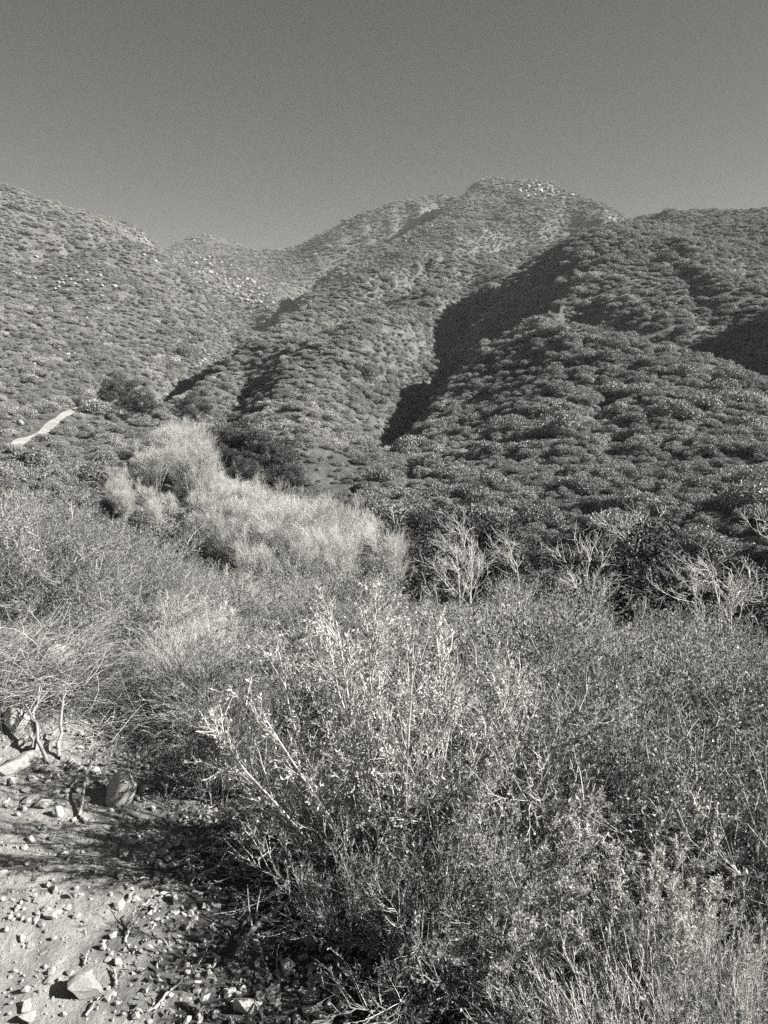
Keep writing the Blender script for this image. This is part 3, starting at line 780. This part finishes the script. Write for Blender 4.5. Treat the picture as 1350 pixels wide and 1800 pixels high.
# ------------------------------------------------------------------ trees in the stream bed
def make_bare(name, H=7.0, n_l=16, tw=900, tw2=2600, spread=26, trunk_r=.075, m='palebark', tm='palebrush', fine=1.0, t0=.22):
    s = curves(np.zeros((1, 3)), np.array([[rng.normal(0, .05), rng.normal(0, .05), 1.0]]), np.array([H * .92]), 12, 0.05, 0.05)
    l1 = children(s, n_l, t0, .95, H * .48, spread, 7, 0.10, 0.10, taper=.55)
    l2 = children(l1, n_l * 5, .2, 1, H * .26, 38, 6, 0.06, 0.16, taper=.4)
    l3 = children(l2, tw, .1, 1, H * .14, 34, 4, 0.06, 0.14, taper=.3)
    l4 = children(l3, tw2, .1, 1, H * .07, 34, 3, 0.05, 0.15, taper=.2)
    limbs = [('limb', mesh_np(name + '_limb', *tubes(l1[k:k + 1], .016 * H / 7, .006, 4), M[m], True)) for k in range(min(n_l, 7))]
    return plant(name, [('trunk', mesh_np(name + '_trunk', *tubes(s, trunk_r, .012, 6), M[m], True))] + limbs +
                 [('crown', mesh_np(name + '_crown', *join([tubes(l1[7:] if n_l > 7 else l1, .022 * H / 7, .008, 4), tubes(l2, .010, .004), tubes(l3, .0055 * fine, .003 * fine), tubes(l4, .0040 * fine, .0026 * fine)]), M[tm]))])
def make_willow(name, H=7.0):
    """many upright stems from one foot, ending in a feathery mass of fine twigs"""
    s = fan(9, 8, .6, H * .88, 10, 0.02, 0.05)
    l1 = children(s, 60, .12, .95, H * .48, 19, 7, 0.05, 0.09, taper=.5)
    l2 = children(l1, 420, .15, 1, H * .26, 22, 5, 0.04, 0.12, taper=.4)
    l3 = children(l2, 2300, .1, 1, H * .16, 22, 4, 0.05, 0.13, taper=.3)
    l4 = children(l3, 4800, .1, 1, H * .09, 22, 3, 0.05, 0.14, taper=.2)
    tr = [('trunk', mesh_np(name + '_trunk', *tubes(s[k:k + 1], .045, .010, 5), M['palebark'], True)) for k in range(9)]
    return plant(name, tr + [('crown', mesh_np(name + '_crown', *join([tubes(l1, .016, .006, 4), tubes(l2, .008, .004), tubes(l3, .0055, .004), tubes(l4, .0045, .0035)]), M['palebrush']))])
WILLOW = [make_willow('bare_willow') for _ in range(5)]
SYC = [make_bare('bare_tree', 5, 9, 170, 260, 44, .055, m='palebark', tm='palebark', fine=1.3) for _ in range(3)] + [make_bare('bare_tree', 5, 6, 120, 160, 55, .05, m='palebark', tm='palebark', fine=1.1, t0=.4), make_bare('bare_tree', 5, 14, 150, 380, 34, .045, m='palebark', tm='palebark', fine=1.2, t0=.1)]
def make_tree(name, H, Rc, ncl, nleaf, ls, m):
    """an evergreen: trunk, limbs, and a crown of leaf clusters"""
    s = curves(np.zeros((1, 3)), np.array([[.05, .02, 1.0]]), np.array([H * .55]), 6, 0.05, 0.06)
    l = children(s, 9, .35, 1, H * .5, 45, 6, .12, .12, taper=.1)
    l2 = children(l, 40, .3, 1, H * .22, 45, 4, .1, .15)
    c = []
    while len(c) < ncl:
        q = rng.uniform(-1, 1, 3)
        if .25 < np.linalg.norm(q) < 1: c.append(q)
    ncr = rng.uniform(.7, 1.35, ncl)
    c = np.array(c) * np.array([Rc, Rc, H * .38]) + np.array([0, 0, H * .6])
    c[:, :2] += rng.normal(0, Rc * .1, (ncl, 2))
    i = rng.integers(0, ncl, nleaf); q = unit(rng.normal(0, 1, (nleaf, 3)))
    p = c[i] + q * (Rc * .24 * ncr[i])[:, None] * rng.uniform(.65, 1.05, (nleaf, 1)) * np.array([1, 1, .7])
    d = unit(rng.normal(0, 1, (nleaf, 3)) + q * .5)
    lv = leafquads(p, d, ls, ls * .55, q)
    return plant(name, [('trunk', mesh_np(name + '_trunk', *tubes(s, .16, .09, 7), M['bark'], True)),
                        ('limb', mesh_np(name + '_limb', *join([tubes(l, .07, .025, 5), tubes(l2, .03, .01, 4)]), M['bark'])),
                        ('crown', mesh_np(name + '_crown', *lv, M[m]))])
OAK = [make_tree('oak_tree', 6, 2.6, 42, 22000, .14, 'oak') for _ in range(4)]

def tree(proto, px, py_top, r, label, group=None, cat='tree', Hp=7.6, wide=1.0):
    az, te = ray(px, py_top)
    x, y, z = at(px, r)
    top = EYE + float(te) * r
    s = max(.35, (top - z) / Hp)
    place(proto, (x, y, z - .1), random.uniform(0, 6.28), s * wide, sz=s, label=label, cat=cat, group=group)
# pale leafless willows of the stream bed: (top pixel x, y, distance)
random.seed(22)
extra = []
for q in range(70):
    t = random.random(); px = 300 + 260 * t + random.gauss(0, 34); r = 106 - 56 * t + random.uniform(-9, 3)
    top = np.interp(px, [190, 230, 285, 320, 350, 375, 420, 480, 540, 600], [850, 800, 742, 728, 738, 800, 848, 856, 872, 900])
    extra.append((px, float(top) + random.uniform(4, 50), r))
extra += [(random.uniform(420, 690), random.uniform(895, 955), random.uniform(40, 56)) for q in range(26)]
extra += [(random.uniform(255, 395), random.uniform(775, 850), random.uniform(78, 100)) for q in range(20)] + [(random.uniform(195, 265), random.uniform(825, 890), random.uniform(64, 84)) for q in range(10)]
for k, (px, py, r) in enumerate([(285, 740, 108), (318, 728, 104), (345, 738, 106), (262, 775, 100), (300, 760, 96), (335, 770, 94), (240, 800, 92), (275, 800, 88), (312, 795, 86), (350, 800, 88), (372, 815, 84),
        (395, 835, 80), (225, 830, 84), (255, 830, 80), (330, 830, 78), (420, 848, 76), (450, 845, 74), (480, 855, 72), (510, 862, 70), (540, 872, 66), (565, 882, 64), (300, 850, 70), (370, 860, 68), (410, 875, 66),
        (450, 880, 62), (490, 890, 60), (530, 900, 58), (585, 900, 60), (340, 880, 60), (390, 900, 56), (440, 915, 52), (270, 870, 62), (480, 930, 48), (560, 925, 52), (210, 860, 70), (630, 930, 52), (660, 960, 46), (610, 965, 44)] + extra):
    xs = next((t for x, t in [(240, 'left flank'), (290, 'left middle'), (330, 'middle'), (380, 'right middle'), (440, 'near the dark oaks'), (500, 'start of the tail'), (560, 'middle of the tail')] if px < x), 'end of the tail')
    top = ('%s of the pale grove, %s' % (xs, 'far row' if r > 92 else 'middle row' if r > 72 else 'near row')).replace('near the dark oaks of', 'dark oak side of')
    tree(WILLOW[k % 5], px, py + random.uniform(-6, 18), r, 'pale leafless willow, %s' % top, 'pale leafless willows of the stream bed', wide=random.uniform(.85, 1.35))
for k, (px, py, r, lab) in enumerate([(838, 900, 40, 'white barked bare tree standing before the dark shaded trees'), (690, 905, 46, 'thin white bare tree just right of the pale grove'),
        (812, 925, 36, 'small white bare tree leaning left of its taller neighbour'), (920, 950, 30, 'low bare white tree rising out of the right thicket'), (1105, 905, 36, 'bare white crowned tree over the round dark bush'),
        (1055, 960, 28, 'bare straight white stemmed tree in front of the round dark bush'), (1035, 935, 34, 'slender bare tree left of the round dark bush'), (1300, 960, 26, 'crooked bare white tree near the right edge'),
        (1345, 910, 34, 'tall bare white tree cut by the right edge'), (985, 960, 32, 'bare twiggy white tree in the gap of the thicket'), (600, 885, 55, 'bare white tree with open crown at the end of the grove'), (1270, 975, 30, 'small bare white tree before the right shadow')]):
    tree(SYC[k * 3 % 5], px, py, r, lab, Hp=5.4, wide=random.uniform(.8, 1.35))
for k, (px, py, r, lab) in enumerate([(432, 735, 98, 'broad round dark oak beyond the pale grove'), (385, 745, 104, 'dark oak in shade right behind the willow tips'), (480, 775, 92, 'smaller dark oak right of the broad oak'),
        (350, 690, 150, 'dark oak at the mouth of the side canyon'), (262, 682, 150, 'dark oak beside the end of the dirt track'), (222, 655, 165, 'tall narrow dark oak at the end of the dirt track'),
        (782, 888, 50, 'dark oak in the deep shade behind the white tree'), (742, 905, 46, 'dark low oak left of the deep shade'), (880, 905, 50, 'round grey green oak behind the tall white tree'),
        (1128, 922, 34, 'round dark bush like oak under the bare white crown'), (640, 905, 66, 'dark oak behind the right end of the pale grove'), 
        (1300, 985, 33, 'dark oak in the shadow at the right edge'), (430, 800, 88, 'dark oak sloping down to the pale grove'), (470, 830, 84, 'low dark oak touching the pale grove'), (462, 752, 96, 'dark oak joined to the right side of the broad oak'), (400, 782, 92, 'dark oak between the broad oak and the willows'),
        (505, 800, 86, 'dark oak at the foot of the middle hill')]):
    tree(OAK[k % 4], px, py, r, lab, Hp=6.0, wide=(1.5 if k in (0, 1, 13, 14) else 1.15) * random.uniform(.9, 1.1))

# ------------------------------------------------------------------ pale outcrops on the far slopes
ROCKP = []
def outcrop(zone, cxp, cyp, sx, sy, n, w0, w1, label, slope=0.0):
    for k in range(n):
        px = random.gauss(cxp, sx); py = cyp + (px - cxp) * slope + random.gauss(0, sy)
        h = hit(px, py, 60)
        if h is None: continue
        x, y, z = h; d = math.hypot(x, y); ROCKP.append((x, y, w1 / FPX * d * .5))
        s = random.uniform(w0, w1) / FPX * d / 2
        o = stone_obj('outcrop_rock', FARR[k % 5], (x, y, z + s * .5), s, label, 'rock', zone, sc=(1.2, 1, random.uniform(.5, 1.0)), tilt=(random.uniform(-.3, .3), random.uniform(-.3, .3)))
outcrop('rocks of the scree in the canyon notch', 410, 500, 44, 15, 120, 3, 9, 'pale rock in the bright scree filling the canyon notch', .62)
outcrop('rocks on the summit', 948, 332, 24, 9, 44, 4, 10, 'pale rock of the outcrop crowning the highest summit', .1)
outcrop('rocks in the summit ravine', 725, 415, 22, 8, 20, 4, 8, 'pale rock in the ravine left of the summit', -.7)
outcrop('rocks below the summit shoulder', 1040, 372, 28, 5, 10, 3, 7, 'pale rock on the right shoulder of the summit', .4)
outcrop('rocks on the left spur', 140, 510, 40, 22, 40, 4, 10, 'pale rock scattered on the face of the left spur')
outcrop('rocks at the top of the left spur', 30, 480, 25, 8, 12, 4, 8, 'pale rock near the crest of the left spur at the edge')
outcrop('rocks at the foot of the left spur', 335, 610, 28, 14, 18, 4, 9, 'pale rock at the foot of the left spur by the valley floor', .5)
outcrop('rocks low on the left slope', 110, 640, 30, 14, 12, 4, 9, 'pale rock low on the left slope above the dirt track')
outcrop('rocks on the middle spur', 800, 545, 30, 8, 12, 3, 7, 'pale rock on the flank of the middle spur', .3)
outcrop('rocks on the left skyline', 240, 420, 18, 8, 16, 3, 8, 'pale rock on the ridge left of the canyon notch', .9)
x, y, z = hit(36, 754, 60)
stone_obj('boulder', FARR[0], (x, y, z + .9), .75, 'large pale boulder standing alone left of the dirt track', 'boulder')

# ------------------------------------------------------------------ chaparral of the hills (past counting)
def chap_mesh(name, leafn, ls, lumps=7, m='chap', H=.8):
    c = [(0, 0, .35)] + [(math.cos(a) * .5, math.sin(a) * .5, .3) for a in rng.uniform(0, 6.28, lumps - 1)]
    c = np.array(c) + rng.normal(0, .09, (lumps, 3)); rad = rng.uniform(.35, .55, lumps)
    i = rng.integers(0, lumps, leafn); q = unit(rng.normal(0, 1, (leafn, 3))); q[:, 2] = np.abs(q[:, 2]) * 1.0 - .15
    p = c[i] + q * rad[i][:, None] * rng.uniform(.72, 1.06, (leafn, 1)) * np.array([1, 1, H])
    d = unit(q * .6 + rng.normal(0, .7, (leafn, 3)))
    return mesh_np(name, *leafquads(p, d, ls, ls * .6, q), M[m])
CH = [chap_mesh('chaparral_shrub', 4200, .075) for _ in range(5)] + [chap_mesh('chaparral_shrub', 3000, .085, 5, H=1.2)]
CHP = [chap_mesh('pale_brush_clump', 1800, .10, 6, 'palebrush')]
CHL = [chap_mesh('pale_chaparral_shrub', 3400, .08, 7, 'chaplight') for _ in range(3)]
CHALL = CH + CHP + CHL
def cloud(r0, r1, sp, jz, sizef, palef):
    """points on the land the photographer can see, spaced sp(r)"""
    out = []
    r = r0
    while r < r1:
        s = sp(r); m = int(2 * R(34) * r / s)
        az = rng.uniform(-R(34), R(34), m)
        rj = r + rng.uniform(-1, 1, m) * s
        out.append(np.stack([az, rj], 1)); r += s * .82
    q = np.concatenate(out)
    x, y = np.sin(q[:, 0]) * q[:, 1], np.cos(q[:, 0]) * q[:, 1]
    z = ground_z(x, y)
    # seen: nothing nearer stands above it by much
    te = (Z[:NA_IN] - EYE) / rr
    run = np.maximum.accumulate(te[:, :], axis=1)
    fi = np.clip(np.interp(q[:, 0], az_in, np.arange(NA_IN)).astype(int), 0, NA_IN - 1)
    fj = np.clip(np.interp(np.log(q[:, 1]), lr, np.arange(NR)).astype(int) - 2, 0, NR - 1)
    start = np.searchsorted(rr, 12)
    run[:, :start] = -9; run = np.maximum.accumulate(np.where(np.arange(NR) < start, -9, te), axis=1)
    vis = (z + 5 - EYE) / q[:, 1] > run[fi, fj]
    return x[vis], y[vis], z[vis], q[vis, 1]
def merged(proto, name):
    parts = proto[1]; Vs, Fs, mi, o = [], [], [], 0
    for k, (_, me) in enumerate(parts):
        v = np.empty(len(me.vertices) * 3, np.float32); me.vertices.foreach_get('co', v)
        f = np.empty(len(me.loops), np.int32); me.loops.foreach_get('vertex_index', f)
        Vs.append(v.reshape(-1, 3)); Fs.append(f.reshape(-1, 4) + o); mi += [k] * len(me.polygons); o += len(me.vertices)
    out = mesh_np(name, np.concatenate(Vs), np.concatenate(Fs), parts[0][1].materials[0])
    for _, me in parts[1:]: out.materials.append(me.materials[0])
    out.polygons.foreach_set('material_index', np.array(mi, np.int32))
    return out
FINE = [merged(p, 'slope_brush') for p in (LEAFY[1], DARK[0], BARE[1], LEAFY[0], WAND[1])]
X1, Y1, Z1, R1 = cloud(10.5, 55, lambda r: .85 + r * .007, 0, None, None)
n = len(X1)
s1_ = (.85 + R1 * .006) * np.exp(rng.normal(0, .2, n))
te_ = ray(0, 0)[1]
scatter('slope_brush', np.stack([X1, Y1, Z1 - .05], 1), np.stack([rng.normal(0, .1, n), rng.normal(0, .1, n), rng.uniform(0, 6.28, n)], 1),
        np.stack([s1_, s1_, s1_ * rng.uniform(.6, .95, n)], 1), rng.integers(0, 5, n), FINE)
X2, Y2, Z2, R2 = cloud(52, 1750, lambda r: 1.8 + max(0, r - 100) * .0024, 0, None, None)
X, Y, ZZ, RR_ = X2, Y2, Z2, R2
patch = fbm(X / 25, Y / 25, 4, 51)
azp = np.arctan2(X, Y)
# the dirt track and the open patches stay bare
keep = rng.uniform(0, 1, len(X)) > np.where(RR_ > 100, np.clip(.06 + (patch - .12) * 2.0, .03, .35) * np.where(azp < R(-4), 1.3, .35), .05)
TR = [hit(*p, rmin=40) for p in ((20, 790), (55, 772), (90, 748), (130, 722), (172, 704), (205, 685))]
for (xa, ya, _), (xb, yb, _) in zip(TR[:-1], TR[1:]):
    dx, dy = xb - xa, yb - ya; t = np.clip(((X - xa) * dx + (Y - ya) * dy) / (dx * dx + dy * dy), 0, 1)
    keep &= np.hypot(X - xa - t * dx, Y - ya - t * dy) > 1.8
for xa, ya, ra in ROCKP: keep &= (np.abs(X - xa) > ra) | (np.abs(Y - ya) > ra * 2.2)
for px_, r_, w_ in ((782, 50, 4.5), (742, 46, 4), (1128, 34, 3.5), (820, 46, 3), (432, 98, 5), (385, 104, 4)):
    x_, y_, z_ = at(px_, r_); keep &= np.hypot(X - x_, (Y - y_) * .5) > w_
X, Y, ZZ, RR_, patch, azp = (a[keep] for a in (X, Y, ZZ, RR_, patch, azp))
n = len(X)
size = (1.30 + np.maximum(0, RR_ - 150) * .0010) * np.exp(rng.normal(0, .36, n)) * (1 + .5 * np.clip(patch, -.3, .5))
leftside = azp < R(-3)
size = np.where(leftside & (RR_ > 100), size * .85, size)
idx = rng.integers(0, len(CH), n)
lightp = np.where(RR_ < 115, .0, 1) * np.clip(.14 + 1.6 * fbm(X / 40, Y / 40, 4, 91) + np.where(leftside, .22, 0), .03, .9)
idx = np.where(rng.uniform(0, 1, n) < lightp, len(CH) + 1 + rng.integers(0, 3, n), idx)
# pale leafless brush along the valley floor and on the near slope
size = np.where((RR_ < 112) & (RR_ > 45) & (azp > R(-20)) & (azp < R(-2)), size * .6, size)
palep = np.where((RR_ > 200) & (RR_ < 300) & (azp > R(-18)) & (azp < R(-12)), .15, 0)
idx = np.where(rng.uniform(0, 1, n) < palep, len(CH), idx)
scl = np.stack([size, size, size * rng.uniform(.8, 1.15, n)], 1)
scatter('chaparral', np.stack([X, Y, ZZ - .05 * size], 1), np.stack([rng.normal(0, .1, n), rng.normal(0, .1, n), rng.uniform(0, 6.28, n)], 1), scl, idx, CHALL)

# the dirt track up the left slope
P = np.array(TR); t = np.linspace(0, len(P) - 1, 90); i = np.minimum(t.astype(int), len(P) - 2); u = (t - i)[:, None]
C = P[i] * (1 - u) + P[i + 1] * u; T = unit(np.gradient(C[:, :2], axis=0)); Nn = np.stack([-T[:, 1], T[:, 0]], 1)
rows = []
for k in np.linspace(-1, 1, 7):
    wv = (.75 + .35 * fbm(t * 3, t * 0 + k * .2, 3, 5) * 2)[:, None]
    q = C[:, :2] + Nn * wv * k; rows.append(np.concatenate([q, (ground_z(q[:, 0], q[:, 1]) + .12)[:, None]], 1))
Vt = np.stack(rows, 1).reshape(-1, 3); a, b = np.meshgrid(np.arange(89), np.arange(6), indexing='ij')
Ft = np.stack([a * 7 + b, a * 7 + b + 1, a * 7 + 8 + b, a * 7 + 7 + b], -1).reshape(-1, 4)
tag(obj('dirt_track', mesh_np('dirt_track', Vt, Ft, M['track'])), kind='structure')

# ------------------------------------------------------------------ the air
bx = 3000.0
hv = [(sx * bx, sy * bx, z) for z in (float(Z.min()) - 1.5, float(Z.max()) + 12.0) for sx, sy in ((-1, -1), (1, -1), (1, 1), (-1, 1))]
hf = np.array([(0, 3, 2, 1), (4, 5, 6, 7), (0, 1, 5, 4), (1, 2, 6, 5), (2, 3, 7, 6), (3, 0, 4, 7)])
hm = bpy.data.materials.new('air'); hm.use_nodes = True; ht_ = hm.node_tree; ht_.nodes.clear()
pv = ht_.nodes.new('ShaderNodeVolumePrincipled'); pv.inputs['Density'].default_value = 0.00011
pv.inputs['Color'].default_value = (.92, .91, .87, 1)
hoo = ht_.nodes.new('ShaderNodeOutputMaterial'); ht_.links.new(pv.outputs[0], hoo.inputs['Volume'])
tag(obj('haze', mesh_np('haze', hv, hf, hm)), kind='stuff')
